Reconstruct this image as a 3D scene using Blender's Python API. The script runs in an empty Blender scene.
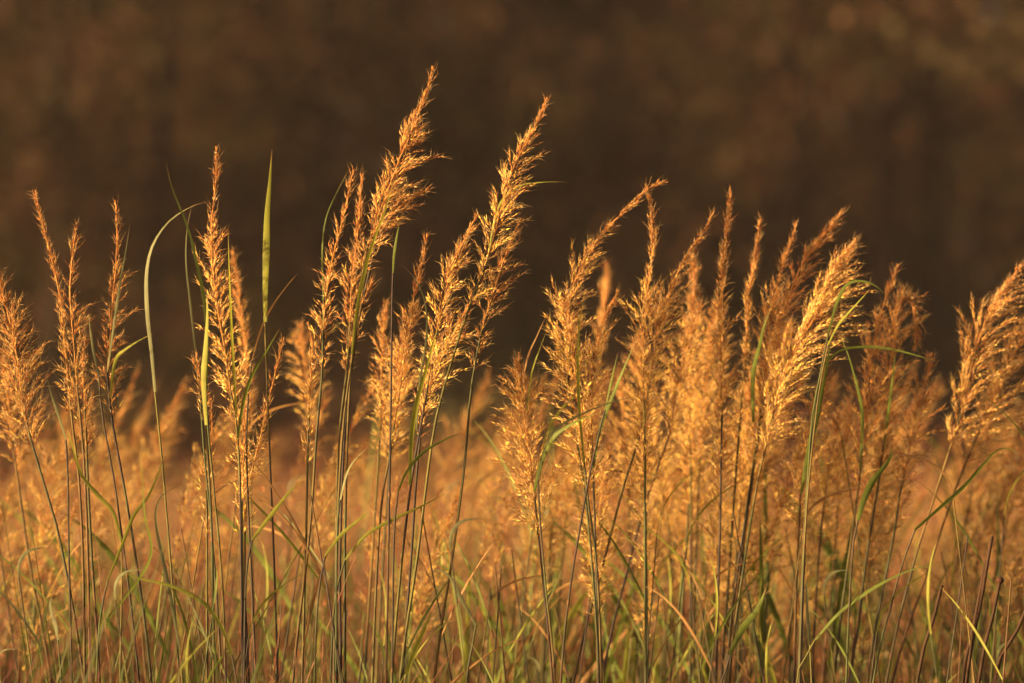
import bpy, math, random
import numpy as np
from mathutils import Vector

rng = np.random.default_rng(7)
random.seed(7)
scn = bpy.context.scene
col = scn.collection
PI = math.pi

# ------------------------------------------------------------------ camera
W, H, FPX = 1024, 683, 100.0 / 36.0 * 1024
CZ = 1.30
PITCH = math.atan((470 - H / 2) / FPX)
FOCUS = 4.22
cam_d = bpy.data.cameras.new('camera')
cam = bpy.data.objects.new('camera', cam_d)
col.objects.link(cam)
cam.location = (0, 0, CZ)
cam.rotation_euler = (PI / 2 + PITCH, 0, 0)
cam_d.lens = 100
cam_d.sensor_width = 36
cam_d.clip_start = 0.05
cam_d.clip_end = 2000
cam_d.dof.use_dof = True
cam_d.dof.focus_distance = FOCUS
cam_d.dof.aperture_fstop = 2.1
scn.camera = cam
CP, SP = math.cos(PITCH), math.sin(PITCH)


def at(px, py, Y):
    a, b = (px - W / 2) / FPX, (H / 2 - py) / FPX
    d = np.array([a, CP - b * SP, SP + b * CP])
    return np.array([0, 0, CZ]) + d * (Y / d[1])


MPP = FOCUS / FPX          # metres per pixel at the focus distance

# ------------------------------------------------------------------ light
SUN_EL, SUN_AZ = math.radians(10), math.radians(-112)   # azimuth from +Y (view direction), negative = from the left
sd = Vector((math.sin(SUN_AZ) * math.cos(SUN_EL), math.cos(SUN_AZ) * math.cos(SUN_EL), math.sin(SUN_EL)))
sun_d = bpy.data.lights.new('sun', 'SUN')
sun_d.energy = 5.0
sun_d.color = (1.0, 0.68, 0.33)
sun_d.angle = math.radians(0.5)
sun = bpy.data.objects.new('sun', sun_d)
col.objects.link(sun)
sun.location = (-20, 10, 20)
sun.rotation_euler = sd.to_track_quat('Z', 'Y').to_euler()
world = bpy.data.worlds.new('World')
scn.world = world
world.use_nodes = True
wn = world.node_tree.nodes
bg = wn['Background']
sky = wn.new('ShaderNodeTexSky')
sky.sky_type = 'NISHITA'
sky.sun_disc = False
sky.sun_elevation = SUN_EL
sky.sun_rotation = SUN_AZ
sky.air_density = 1.0
sky.dust_density = 6.0
sky.ozone_density = 0.3
warm = wn.new('ShaderNodeMix')          # sky filled with evening dust
warm.data_type = 'RGBA'
warm.blend_type = 'MULTIPLY'
warm.inputs['Factor'].default_value = 1
warm.inputs['B'].default_value = (1.0, 0.74, 0.60, 1)
world.node_tree.links.new(sky.outputs[0], warm.inputs['A'])
world.node_tree.links.new(warm.outputs['Result'], bg.inputs[0])
bg.inputs[1].default_value = 0.1
scn.view_settings.view_transform = 'Standard'
scn.view_settings.look = 'None'
scn.view_settings.exposure = 2.38
scn.view_settings.gamma = 1.0
scn.cycles.max_bounces = 6
scn.cycles.transparent_max_bounces = 4
scn.cycles.use_denoising = True

# ------------------------------------------------------------------ materials


def new_mat(name):
    m = bpy.data.materials.new(name)
    m.use_nodes = True
    nt = m.node_tree
    return m, nt, nt.nodes['Principled BSDF'], nt.nodes['Material Output']


def plant_mat(name, trans, rough, noise_scale, noise_amt, tint=(1, 1, 1)):
    """colour of the plant tissue from the mesh attribute, mottled by noise, part of the light passing through"""
    m, nt, p, out = new_mat(name)
    N, L = nt.nodes, nt.links
    at_ = N.new('ShaderNodeAttribute')
    at_.attribute_name = 'Col'
    tc = N.new('ShaderNodeTexCoord')
    no = N.new('ShaderNodeTexNoise')
    no.inputs['Scale'].default_value = noise_scale
    no.inputs['Detail'].default_value = 4
    L.new(tc.outputs['Object'], no.inputs['Vector'])
    rmp = N.new('ShaderNodeMapRange')
    rmp.inputs['From Min'].default_value = 0.3
    rmp.inputs['From Max'].default_value = 0.7
    rmp.inputs['To Min'].default_value = 1 - noise_amt
    rmp.inputs['To Max'].default_value = 1 + noise_amt
    L.new(no.outputs['Fac'], rmp.inputs['Value'])
    mx = N.new('ShaderNodeMix')
    mx.data_type = 'RGBA'
    mx.blend_type = 'MULTIPLY'
    mx.inputs['Factor'].default_value = 1
    L.new(at_.outputs['Color'], mx.inputs['A'])
    L.new(rmp.outputs['Result'], mx.inputs['B'])
    L.new(mx.outputs['Result'], p.inputs['Base Color'])
    p.inputs['Roughness'].default_value = rough
    p.inputs['Specular IOR Level'].default_value = 0.3 if trans else 0.12
    if trans > 0:
        tr = N.new('ShaderNodeBsdfTranslucent')
        L.new(mx.outputs['Result'], tr.inputs['Color'])
        ms = N.new('ShaderNodeMixShader')
        ms.inputs[0].default_value = trans
        L.new(p.outputs[0], ms.inputs[1])
        L.new(tr.outputs[0], ms.inputs[2])
        L.new(ms.outputs[0], out.inputs['Surface'])
    return m


M_HEAD = plant_mat('plume_spikelets', 0.58, 0.9, 60, 0.25)
M_LEAF = plant_mat('grass_leaf', 0.55, 0.65, 25, 0.2)
M_CULM = plant_mat('grass_culm', 0.0, 0.8, 30, 0.3)
M_FIELD = plant_mat('meadow', 0.4, 0.7, 3, 0.25)
M_WOOD = plant_mat('tree_leaves', 0.3, 1.0, 1.5, 0.3)
M_BARK = plant_mat('tree_bark', 0.0, 0.9, 6, 0.45)

mg, nt, p, out = new_mat('soil_and_litter')
no = nt.nodes.new('ShaderNodeTexNoise')
no.inputs['Scale'].default_value = 3
no.inputs['Detail'].default_value = 8
tc = nt.nodes.new('ShaderNodeTexCoord')
cr = nt.nodes.new('ShaderNodeValToRGB')
cr.color_ramp.elements[0].color = (0.05, 0.03, 0.014, 1)
cr.color_ramp.elements[1].color = (0.14, 0.085, 0.035, 1)
nt.links.new(tc.outputs['Object'], no.inputs['Vector'])
nt.links.new(no.outputs['Fac'], cr.inputs['Fac'])
nt.links.new(cr.outputs['Color'], p.inputs['Base Color'])
p.inputs['Roughness'].default_value = 0.95
M_GROUND = mg

# ------------------------------------------------------------------ mesh helpers


def mesh_np(name, V, faces, C, mat, smooth=False):
    """V n x 3, faces: list of (m x k) int arrays, C n x 3 colours -> mesh datablock"""
    me = bpy.data.meshes.new(name)
    V = np.asarray(V, np.float32)
    faces = [np.asarray(f, np.int32) for f in faces if len(f)]
    nl = sum(f.size for f in faces)
    npol = sum(len(f) for f in faces)
    me.vertices.add(len(V))
    me.vertices.foreach_set('co', V.ravel())
    me.loops.add(nl)
    me.loops.foreach_set('vertex_index', np.concatenate([f.ravel() for f in faces]))
    me.polygons.add(npol)
    tot = np.concatenate([np.full(len(f), f.shape[1], np.int32) for f in faces])
    st = np.concatenate([[0], np.cumsum(tot)[:-1]]).astype(np.int32)
    me.polygons.foreach_set('loop_start', st)
    me.polygons.foreach_set('loop_total', tot)
    if smooth:
        me.polygons.foreach_set('use_smooth', np.ones(npol, bool))
    ca = me.color_attributes.new('Col', 'FLOAT_COLOR', 'POINT')
    c4 = np.ones((len(V), 4), np.float32)
    c4[:, :3] = C
    ca.data.foreach_set('color', c4.ravel())
    me.materials.append(mat)
    me.update()
    me.validate()
    return me


class MB:
    """collects geometry for one mesh"""

    def __init__(self):
        self.V, self.F3, self.F4, self.C, self.n = [], [], [], [], 0

    def add(self, V, F, C):
        V = np.asarray(V, float).reshape(-1, 3)
        F = np.asarray(F, int)
        C = np.broadcast_to(np.asarray(C, float), V.shape)
        (self.F3 if F.shape[1] == 3 else self.F4).append(F + self.n)
        self.V.append(V)
        self.C.append(C)
        self.n += len(V)

    def mesh(self, name, mat, smooth=False):
        fs = []
        if self.F3:
            fs.append(np.concatenate(self.F3))
        if self.F4:
            fs.append(np.concatenate(self.F4))
        return mesh_np(name, np.concatenate(self.V), fs, np.concatenate(self.C), mat, smooth)


def norm(v):
    return v / np.maximum(np.linalg.norm(v, axis=-1, keepdims=True), 1e-9)


def spline(P, n):
    """smooth curve through points P, n samples evenly spread"""
    P = np.asarray(P, float)
    if len(P) == 2:
        t = np.linspace(0, 1, n)[:, None]
        return P[0] * (1 - t) + P[1] * t
    Q = np.vstack([2 * P[0] - P[1], P, 2 * P[-1] - P[-2]])
    out = []
    for i in range(len(P) - 1):
        p0, p1, p2, p3 = Q[i:i + 4]
        t = np.linspace(0, 1, 14, endpoint=False)[:, None]
        out.append(0.5 * (2 * p1 + (p2 - p0) * t + (2 * p0 - 5 * p1 + 4 * p2 - p3) * t ** 2 + (3 * p1 - p0 - 3 * p2 + p3) * t ** 3))
    out = np.vstack(out + [P[-1:]])
    s = np.concatenate([[0], np.cumsum(np.linalg.norm(np.diff(out, axis=0), axis=1))])
    u = np.linspace(0, s[-1], n)
    return np.stack([np.interp(u, s, out[:, k]) for k in range(3)], 1)


def frames(P):
    T = norm(np.gradient(P, axis=0))
    ref = np.array([0.13, -1, 0.05])
    A = norm(np.cross(T, ref))
    B = np.cross(T, A)
    return T, A, B


def tube(mb, P, r, C, k=6):
    P = np.asarray(P, float)
    n = len(P)
    T, A, B = frames(P)
    r = np.broadcast_to(np.asarray(r, float), (n,))
    ang = np.arange(k) * 2 * PI / k
    V = P[:, None, :] + r[:, None, None] * (np.cos(ang)[None, :, None] * A[:, None, :] + np.sin(ang)[None, :, None] * B[:, None, :])
    i = np.arange(n - 1)[:, None] * k
    j = np.arange(k)[None, :]
    j2 = (j + 1) % k
    F = np.stack([i + j, i + j2, i + k + j2, i + k + j], -1).reshape(-1, 4)
    C = np.asarray(C, float)
    if C.ndim == 2:
        C = np.repeat(C, k, axis=0)
    mb.add(V.reshape(-1, 3), F, C)


def obj(name, me, parent=None):
    o = bpy.data.objects.new(name, me)
    col.objects.link(o)
    if parent is not None:
        o.parent = parent
    return o


def tag(o, label=None, cat=None, group=None, kind=None):
    if label:
        o['label'] = label
    if cat:
        o['category'] = cat
    if group:
        o['group'] = group
    if kind:
        o['kind'] = kind
    return o


def empty(name, loc, label, cat, group=None):
    o = bpy.data.objects.new(name, None)
    o.empty_display_size = 0.1
    col.objects.link(o)
    o.location = loc
    tag(o, label, cat, group, 'thing')
    return o


def copy_tree(o, loc, rz, sc, label=None, group=None):
    r = o.copy()
    col.objects.link(r)
    r.location = loc
    r.rotation_euler = (0, 0, rz)
    r.scale = (sc, sc, sc)
    if label:
        r['label'] = label
    if group:
        r['group'] = group
    for ch in list(o.children):
        c = ch.copy()
        col.objects.link(c)
        c.parent = r
        for g in list(ch.children):
            d = g.copy()
            col.objects.link(d)
            d.parent = c
    return r


# ------------------------------------------------------------------ grass anatomy
COPPER = np.array([0.56, 0.255, 0.075])
RUSSET = np.array([0.30, 0.11, 0.045])
GOLD = np.array([0.90, 0.72, 0.20])
STRAW = np.array([0.76, 0.56, 0.27])
GREEN = np.array([0.085, 0.115, 0.020])
LIME = np.array([0.17, 0.185, 0.026])
GREY = np.array([0.12, 0.13, 0.062])
DRY = np.array([0.24, 0.14, 0.052])
CULM_G = np.array([0.042, 0.044, 0.012])
CULM_B = np.array([0.030, 0.015, 0.007])


def spikelets(mb, base, d, ln, wd, C, sides=4):
    """many small pointed husks at once: base n x 3, unit direction d n x 3"""
    n = len(base)
    ref = rng.normal(size=(n, 3))
    A = norm(np.cross(d, ref))
    B = np.cross(d, A)
    ang = np.arange(sides) * 2 * PI / sides
    ring = np.cos(ang)[None, :, None] * A[:, None] * wd[:, None, None] + 0.6 * np.sin(ang)[None, :, None] * B[:, None] * wd[:, None, None]
    ring = ring + (base + d * ln[:, None] * 0.38)[:, None]
    V = np.concatenate([base[:, None], ring, (base + d * ln[:, None])[:, None]], 1)
    k = sides + 2
    j = np.arange(sides)
    j2 = (j + 1) % sides
    f = np.concatenate([np.stack([np.zeros(sides, int), 1 + j2, 1 + j], 1), np.stack([np.full(sides, k - 1), 1 + j, 1 + j2], 1)])
    F = (np.arange(n)[:, None, None] * k + f[None]).reshape(-1, 3)
    # husk mouths paler than the base of the husk
    Cv = np.repeat(C[:, None], k, 1)
    Cv[:, 0] *= 0.75
    mb.add(V.reshape(-1, 3), F, Cv.reshape(-1, 3))


def bristles(mb, base, d, ln, w, C):
    n = len(base)
    s = norm(np.cross(d, rng.normal(size=(n, 3)))) * w
    bend = rng.normal(size=(n, 3)) * 0.12 * ln[:, None]
    V = np.stack([base - s, base + s, base + d * ln[:, None] + bend], 1)
    F = np.arange(n * 3).reshape(-1, 3)
    mb.add(V.reshape(-1, 3), F, np.repeat(C, 3, axis=0))


def seed_head(axis, w, w0, sf, bias, gold, dens=1.0, size=1.0, fluff=1.0, tone=1.0):
    """plume along axis (tip -> base, in the thing's space). w: half width of the open part, w0: half width of the closed tip,
    sf: share of the length that is closed tip, bias: sideways pull (wind), gold: 0 copper .. 1 golden"""
    mb = MB()
    n = len(axis)
    seg = np.linalg.norm(np.diff(axis, axis=0), axis=1)
    s = np.concatenate([[0], np.cumsum(seg)])
    L = s[-1]
    T = -norm(np.gradient(axis, axis=0))       # towards the tip
    BP, BD, BC = [], [], []
    node = 0.004
    pos = 0.012
    while pos < L:
        t = pos / L
        i = min(int(np.searchsorted(s, pos)), n - 1)
        p, tg = axis[i], T[i]
        if t < sf:
            lat = (w0 + .003) * (0.45 + 0.55 * t / max(sf, .01))
            a0 = 11
            nb = 3
        else:
            q = min(1, (t - sf) / 0.3)
            q = q * q * (3 - 2 * q)
            lat = w0 + (w - w0) * q
            if t > 0.8:
                lat *= (1 - 0.3 * (t - 0.8) / 0.2) * rng.uniform(.6, 1.25)
            a0 = 13 + 20 * q
            nb = 4
        nb = max(1 if t > .3 else 2, int(round(nb * dens * rng.uniform(0.45, 1.35))))
        reach = rng.uniform(0.5, 1.15)
        ph = rng.uniform(0, 2 * PI)
        A = norm(np.cross(tg, np.array([0.3, 1, 0.1])))
        B = np.cross(tg, A)
        for b in range(nb):
            az = ph + 2 * PI * b / nb + rng.normal() * 0.3
            rad = math.cos(az) * A + math.sin(az) * B
            a = math.radians(max(4, a0 * rng.uniform(0.55, 1.35)))
            lb = min(max(lat - 0.004, 0.002) * reach * rng.uniform(0.45, 1.1) / math.sin(a), 0.085, pos * 0.6)
            lb = max(lb, 0.007)
            d0 = norm(tg * math.cos(a) + rad * math.sin(a))
            m = max(2, int(lb / 0.0046))
            u = np.linspace(0, 1, m)
            drift = np.asarray(bias) * lb
            droop = np.array([0, 0, -1]) * lb * 0.18 * (a0 / 30) + rad * lb * 0.10
            curve = p + d0 * (lb * u)[:, None] + (drift + droop) * (u ** 2)[:, None]
            dirs = norm(np.gradient(curve, axis=0)) if m > 2 else np.repeat(d0[None], m, 0)
            tube(mb, curve[[0, m // 2, m - 1]] if m > 2 else curve, 0.00035, COPPER * 0.8, 3)
            keep = u > (0.18 if lb > 0.02 else 0)
            k = int(keep.sum())
            g = np.clip(gold * (0.08 + 1.4 * t) + rng.normal() * 0.12, 0, 1)
            for side in range(2):
                sel = keep & (rng.uniform(size=m) < 0.74)
                k = int(sel.sum())
                if not k:
                    continue
                off = rng.normal(size=(k, 3))
                off = norm(off - (off * dirs[sel]).sum(1, keepdims=True) * dirs[sel])
                dd = norm(dirs[sel] + off * rng.uniform(0.12, 0.55, (k, 1)))
                BP.append(curve[sel] + off * 0.0008)
                BD.append(dd)
                gg = np.clip(g + rng.normal(size=k) * 0.22, 0, 1)[:, None]
                c = COPPER * (1 - gg) + GOLD * gg
                dark = rng.uniform(size=k)
                c = np.where((dark < 0.15)[:, None], RUSSET, c)
                c = np.where((dark > 0.98 - 0.30 * g)[:, None], STRAW, c)
                tipd = np.array([.66, .58, .55]) + np.array([.34, .42, .45]) * min(1, t / .42)   # closed tip: darker, redder husks
                BC.append(c * tone * tipd * rng.uniform(0.75, 1.2, (k, 1)))
        node = 0.0062 + 0.006 * t
        pos += node * rng.uniform(0.8, 1.2) / max(dens, .3)
    BP, BD, BC = np.concatenate(BP), np.concatenate(BD), np.concatenate(BC)
    k = len(BP)
    ln = rng.uniform(0.0066, 0.0108, k) * size
    spikelets(mb, BP, BD, ln, rng.uniform(0.00062, 0.00105, k) * size, BC)
    sel = rng.uniform(size=k) < 0.95 * fluff
    k2 = int(sel.sum())
    if k2:
        dd = norm(BD[sel] + rng.normal(size=(k2, 3)) * 0.35)
        # silky hairs at the foot of each husk, then the awns
        bristles(mb, BP[sel], norm(BD[sel] + rng.normal(size=(k2, 3)) * 0.5), rng.uniform(0.004, 0.008, k2) * size, 0.0003 * size, STRAW * tone * rng.uniform(.8, 1.15, (k2, 1)))
        bristles(mb, BP[sel] + BD[sel] * ln[sel][:, None] * 0.8, dd, rng.uniform(0.008, 0.016, k2) * size, 0.00022 * size, BC[sel] * 0.5 + STRAW * 0.5 * tone)
    return mb


def culm_mesh(P, r0, r1, brown=0.5, joints=None):
    """P from top to ground"""
    n = len(P)
    mb = MB()
    t = np.linspace(0, 1, n)
    k = np.clip(t * 1.3 - 0.1 + brown - 0.5, 0, 1)[:, None]
    C = CULM_G * (1 - k) + CULM_B * k
    sec = np.searchsorted(np.sort(rng.uniform(0.05, 0.8, 4)), t)
    tones = np.array([[1, 1, 1], [1.5, 1.35, 1.2], [.75, .6, .6], [1.7, 1.25, 1.0], [.9, 1.1, .9]])[rng.permutation(5)]
    C = C * tones[sec] * (1 + 0.12 * rng.normal(size=(n, 1)))
    tube(mb, P, r0 + (r1 - r0) * t, np.clip(C, 0.02, 1), 6)
    return mb.mesh('culm', M_CULM, True)


def joint_mesh(P, i, r):
    mb = MB()
    d = norm(P[min(i + 1, len(P) - 1)] - P[i - 1])
    q = np.array([P[i] + d * x for x in (-0.004, -0.002, 0, 0.002, 0.004)])
    tube(mb, q, np.array([r, r * 1.3, r * 1.45, r * 1.3, r]) + 0.0001, np.array([0.07, 0.038, 0.018]), 7)
    return mb.mesh('joint', M_CULM, True)


def leaf_mesh(P, w, kind='g', face=None, basefrac=0.45, n=22):
    """P from tip to base. w: full width in metres"""
    P = spline(P, n)
    T = norm(np.gradient(P, axis=0))
    view = np.array([0.0, 1.0, 0.0]) if face is None else np.asarray(face, float)
    t = np.linspace(0, 1, n)
    S = norm(np.cross(T, view))
    Nn = np.cross(S, T)
    tw = (rng.uniform(-0.7, 0.7) + rng.uniform(-1.0, 1.0) * (1 - t))[:, None]
    S, Nn = S * np.cos(tw) + Nn * np.sin(tw), Nn * np.cos(tw) - S * np.sin(tw)
    prof = np.minimum(1, (t / 0.55) ** 0.75) * (1 - 0.45 * np.clip((t - 0.6) / 0.4, 0, 1))
    hw = 0.5 * w * np.maximum(prof, 0.03)
    fold = 0.28
    V = np.stack([P - S * hw[:, None] + Nn * (hw * fold)[:, None], P, P + S * hw[:, None] + Nn * (hw * fold)[:, None]], 1).reshape(-1, 3)
    i = np.arange(n - 1)[:, None] * 3
    j = np.arange(2)[None]
    F = np.stack([i + j, i + j + 1, i + j + 4, i + j + 3], -1).reshape(-1, 4)
    base = {'g': GREEN, 'y': LIME, 'w': GREY, 'b': DRY}[kind]
    tipc = {'g': DRY * 0.8, 'y': DRY, 'w': DRY * 0.7, 'b': DRY}[kind]
    q = np.clip((0.16 - t) / 0.16, 0, 1)[:, None] ** 1.5
    C = base * (1 - q) + tipc * q
    C = C * (1 + 0.08 * rng.normal(size=(n, 1)))
    C3 = np.stack([C, C * np.array([1.25, 1.2, 1.1]), C], 1).reshape(-1, 3)   # pale midrib
    mb = MB()
    mb.add(V, F, np.clip(C3, 0.01, 1))
    return mb.mesh('leaf', M_LEAF, True)


def to_ground(P, spread=0.55):
    """continue a traced stem below the frame to the ground"""
    P = [np.asarray(p, float) for p in P]
    d = P[-1] - P[-2]
    d = d / max(-d[2], 1e-3)
    z = P[-1][2]
    off = np.clip(d[:2] * z * spread, -0.3, 0.3)
    g = np.array([P[-1][0] + off[0], P[-1][1] + off[1], 0.0])
    mid = P[-1] + (g - P[-1]) * 0.5 + np.array([off[0], off[1], 0]) * 0.12
    return P + [mid, g]


def trace(pts, Y, lean=0.0):
    """pixel trace -> points at this plant's own distance, leaning in depth by lean metres from first to last point"""
    n = len(pts)
    return [at(x, y, Y + lean * (1 - k / max(n - 1, 1))) for k, (x, y) in enumerate(pts)]


LEAF_RISE = (0.35, 0.95)


def own_leaf(P, i, length, kind, w):
    """a leaf growing from point i of the culm P (thing's space)"""
    up = norm(P[max(i - 2, 0)] - P[i])
    az = rng.uniform(0, 2 * PI)
    out = np.array([math.cos(az), math.sin(az) * 0.7, 0])
    a = math.radians(rng.uniform(14, 38))
    d = norm(up * math.cos(a) + out * math.sin(a))
    u = np.linspace(0, 1, 7)[:, None]
    droop = rng.uniform(0.0, 0.32)
    Q = P[i] + d * length * u + (out * 0.12 * length + np.array([0, 0, -1]) * length * droop) * u ** 2.6
    return leaf_mesh(Q[::-1], w, kind)


def plume_grass(label, head, culm, Y, w, w0=4, sf=0.25, gold=0.5, bias=0.0, lean=0.0, leaves=(), auto=1, brown=0.5, dens=1.0, fluff=1.0, group=None):
    """head: traced axis tip -> base (pixels); culm: traced stem below it; w, w0 in pixels at this distance"""
    m = Y / FPX
    if head[-1][0] > 540:
        w, dens, Y, gold = w * 1.25, dens * 0.95, Y + .07, min(1, gold + (.12 if head[0][0] < 860 else -.08))
        m = Y / FPX
    allp = trace(head + culm, Y, lean)
    allp = to_ground(allp)
    base = allp[-1].copy()
    A = spline([p - base for p in allp[:len(head)]], 48)
    S = spline([p - base for p in allp[len(head) - 1:]], 40)
    root = empty('plume_grass', base, label, 'grass stalk', group)
    # the lowest branches spring from the culm a little below the traced foot of the plume
    ds = np.concatenate([[0], np.cumsum(np.linalg.norm(np.diff(S, axis=0), axis=1))])
    ex = [np.array([np.interp(x, ds, S[:, c]) for c in range(3)]) for x in np.linspace(.012, .034 + (.085 if 540 < head[-1][0] < 780 else .05) * rng.uniform(), 4)]
    A = spline(np.vstack([A[::4], ex]), 52)
    hb = seed_head(A, w * m, w0 * m, sf, (bias, 0, 0), gold, dens, fluff=fluff, tone=.74 if head[0][0] < 125 else 1.0)  # leftmost plumes: rust brown husks, dimming of the frame edge put into the colour
    ho = obj('seed_head', hb.mesh('seed_head', M_HEAD), root)
    rb = MB()
    t = np.linspace(0, 1, len(A))[:, None]
    tube(rb, A, np.linspace(0.0004, 0.0013, len(A)), COPPER * 0.9 * (1 - t) + CULM_G * t, 5)
    obj('rachis', rb.mesh('rachis', M_CULM, True), ho)
    co = obj('culm', culm_mesh(S, 0.0016, 0.0029, brown), root)
    for i in sorted(rng.choice(np.arange(5, 30), size=2, replace=False)):
        obj('joint', joint_mesh(S, int(i), 0.0016 + 0.0008 * i / 40), co)
    for pts, wp, kd, dy in leaves:
        Q = [p - base for p in trace(pts, Y + dy)]
        # run the leaf base onto the culm
        k = int(np.argmin(np.linalg.norm((S - Q[-1]) * np.array([1, 0.2, 1]), axis=1)))
        snap = (S[k] - Q[-1]) * .7 if np.linalg.norm((S[k] - Q[-1])[[0, 2]]) < 0.05 else np.zeros(3)
        for b_, f_ in ((-1, 1), (-2, .6), (-3, .25)):
            Q[b_] = Q[b_] + snap * f_
        obj('leaf', leaf_mesh(Q, wp * .68 * m, kd), root)
    for _ in range(auto):
        i = int(rng.integers(10, 26))
        obj('leaf', own_leaf(S, i, rng.uniform(0.16, 0.36), rng.choice(['g', 'y', 'y', 'w', 'b']), rng.uniform(0.003, 0.0055)), root)
    return root


def shoot(label, leaf, Y, w, kind, culm=None, dy=0.0, extra=(), group=None, brown=0.4):
    """a shoot without a plume: one traced leaf on a culm that runs to the ground"""
    m = Y / FPX
    L = trace(leaf, Y, dy)
    x, y = leaf[-1]
    cpts = culm or [(x, y), (x + (x - leaf[-2][0]) * 0.5 + 4, y + 90), (x + (x - leaf[-2][0]) * 0.7 + 8, 690)]
    if cpts[0] != (x, y):
        cpts = [(x, y)] + list(cpts)
    S = to_ground(trace(cpts, Y))
    base = S[-1].copy()
    S = spline([p - base for p in S], 40)
    L = [p - base for p in L]
    L[-1] = S[0].copy()
    root = empty('grass_shoot', base, label, 'grass shoot', group)
    co = obj('culm', culm_mesh(S, 0.0013, 0.0022, brown), root)
    obj('joint', joint_mesh(S, 8, 0.0016), co)
    obj('leaf', leaf_mesh(L, w * .72 * m, kind), root)
    for pts, wp, kd, d2 in extra:
        obj('leaf', leaf_mesh([p - base for p in trace(pts, Y + d2)], wp * .68 * m, kd), root)
    return root


F0 = FOCUS

# ------------------------------------------------------------------ the plume stalks in focus, each traced for its own stand
P = plume_grass
# --- cluster at the edge where the frame begins
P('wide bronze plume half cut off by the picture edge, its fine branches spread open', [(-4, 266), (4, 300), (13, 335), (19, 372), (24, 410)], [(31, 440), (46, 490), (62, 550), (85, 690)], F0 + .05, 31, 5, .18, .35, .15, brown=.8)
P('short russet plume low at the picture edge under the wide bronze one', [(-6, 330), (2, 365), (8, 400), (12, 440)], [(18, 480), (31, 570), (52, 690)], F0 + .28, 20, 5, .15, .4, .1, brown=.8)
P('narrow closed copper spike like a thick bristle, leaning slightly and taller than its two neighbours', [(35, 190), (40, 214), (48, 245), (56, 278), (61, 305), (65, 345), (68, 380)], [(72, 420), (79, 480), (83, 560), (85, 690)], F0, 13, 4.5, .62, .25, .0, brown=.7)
P('loose feathery bronze plume beside the closed copper spike, short branches well apart', [(77, 222), (73, 250), (70, 285), (71, 312), (74, 345), (77, 385)], [(84, 460), (88, 560), (90, 690)], F0 - .05, 17, 4, .22, .25, .1, dens=.75, brown=.8)
P('small rusty plume tucked low against the loose bronze plume', [(86, 338), (83, 356), (83, 380), (85, 405)], [(87, 460), (92, 560), (100, 690)], F0 + .02, 8, 3, .3, .2, .1, brown=.8)
P('slim reddish plume with a fine pointed tip and a grey leaf crossing its face', [(115, 200), (117, 232), (116, 265), (113, 295), (111, 330), (107, 372)], [(112, 420), (122, 475), (136, 560), (152, 690)], F0 + .03, 20, 4, .3, .15, .15, dens=.85, leaves=[([(130, 224), (126, 250), (120, 285), (115, 320), (109, 365)], 4, 'w', -.06), ([(154, 333), (140, 340), (126, 350), (117, 362), (113, 400)], 5, 'y', -.04)], brown=.75)
P('upright plume in front of the soft orange spike, bare tipped with a bushy foot', [(216, 146), (216, 178), (213, 206), (211, 238), (213, 272), (219, 318), (226, 355), (231, 393)], [(236, 420), (240, 480), (241, 560), (243, 690)], F0 - .02, 21, 3, .2, .55, .08, leaves=[([(228, 226), (229, 260), (231, 300), (234, 350), (238, 410)], 5, 'y', -.05), ([(280, 328), (266, 352), (252, 374), (243, 400), (238, 430)], 6, 'g', -.05)], brown=.6)
P('soft smooth orange spike standing behind the bushy upright plume', [(232, 250), (238, 285), (243, 325), (246, 365), (248, 400)], [(250, 460), (252, 560), (254, 690)], F0 + .42, 10, 6, .5, .35, .0, brown=.6)
P('thin leaning copper plume with its lower half hanging in yellow tufts', [(284, 337), (277, 366), (269, 398), (261, 435), (252, 470), (246, 502)], [(245, 530), (245, 600), (249, 690)], F0 + .06, 13, 4, .3, .75, -.1, dens=.8, brown=.5)
P('short golden plume low between green blades, below the bushy upright plume', [(211, 398), (212, 425), (210, 455), (207, 490)], [(207, 525), (207, 600), (207, 690)], F0 + .08, 11, 4, .25, .75, -.1, dens=.8, brown=.6)
P('tiny russet plume peeping out on the shaded side of the green blades', [(196, 352), (199, 372), (203, 395)], [(207, 440), (212, 540), (214, 690)], F0 + .04, 8, 3, .3, .3, -.1, brown=.6)
P('small sharp orange plume in front of a large out of focus golden one', [(308, 322), (312, 345), (311, 375), (309, 410)], [(308, 440), (306, 540), (302, 690)], F0 + .02, 9, 3, .25, .7, .05, brown=.5)
P('large blurred golden plume behind the small sharp orange one', [(302, 322), (302, 345), (306, 375), (309, 408)], [(310, 450), (312, 560), (312, 690)], F0 + .62, 19, 6, .1, .7, 0, brown=.4)
# --- the tallest group
P('copper spike with a bushy lower end, a thin green blade curving up beside it', [(353, 170), (348, 196), (342, 222), (334, 252), (328, 285), (323, 330)], [(322, 375), (317, 430), (309, 540), (292, 690)], F0 - .01, 17, 4, .38, .35, -.05, leaves=[([(350, 168), (337, 192), (326, 218), (322, 250), (323, 300), (322, 350)], 3, 'g', .06)], brown=.5)
P('dull pinkish plume squeezed between the copper spike and the tallest plume', [(362, 174), (360, 205), (357, 240), (352, 280), (350, 322)], [(347, 370), (339, 440), (336, 560), (337, 690)], F0 + .12, 15, 4.5, .35, .25, 0, brown=.6)
P('tallest plume of all, copper orange and leaning, its tip above every other', [(433, 66), (428, 86), (420, 107), (410, 135), (400, 158), (390, 185), (379, 214), (368, 244)], [(361, 285), (353, 350), (343, 430), (337, 540), (334, 690)], F0, 25, 4.5, .24, .3, .12, leaves=[([(394, 178), (387, 205), (377, 232), (366, 264), (357, 305), (351, 350)], 6, 'y', -.06)], brown=.3)
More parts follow.
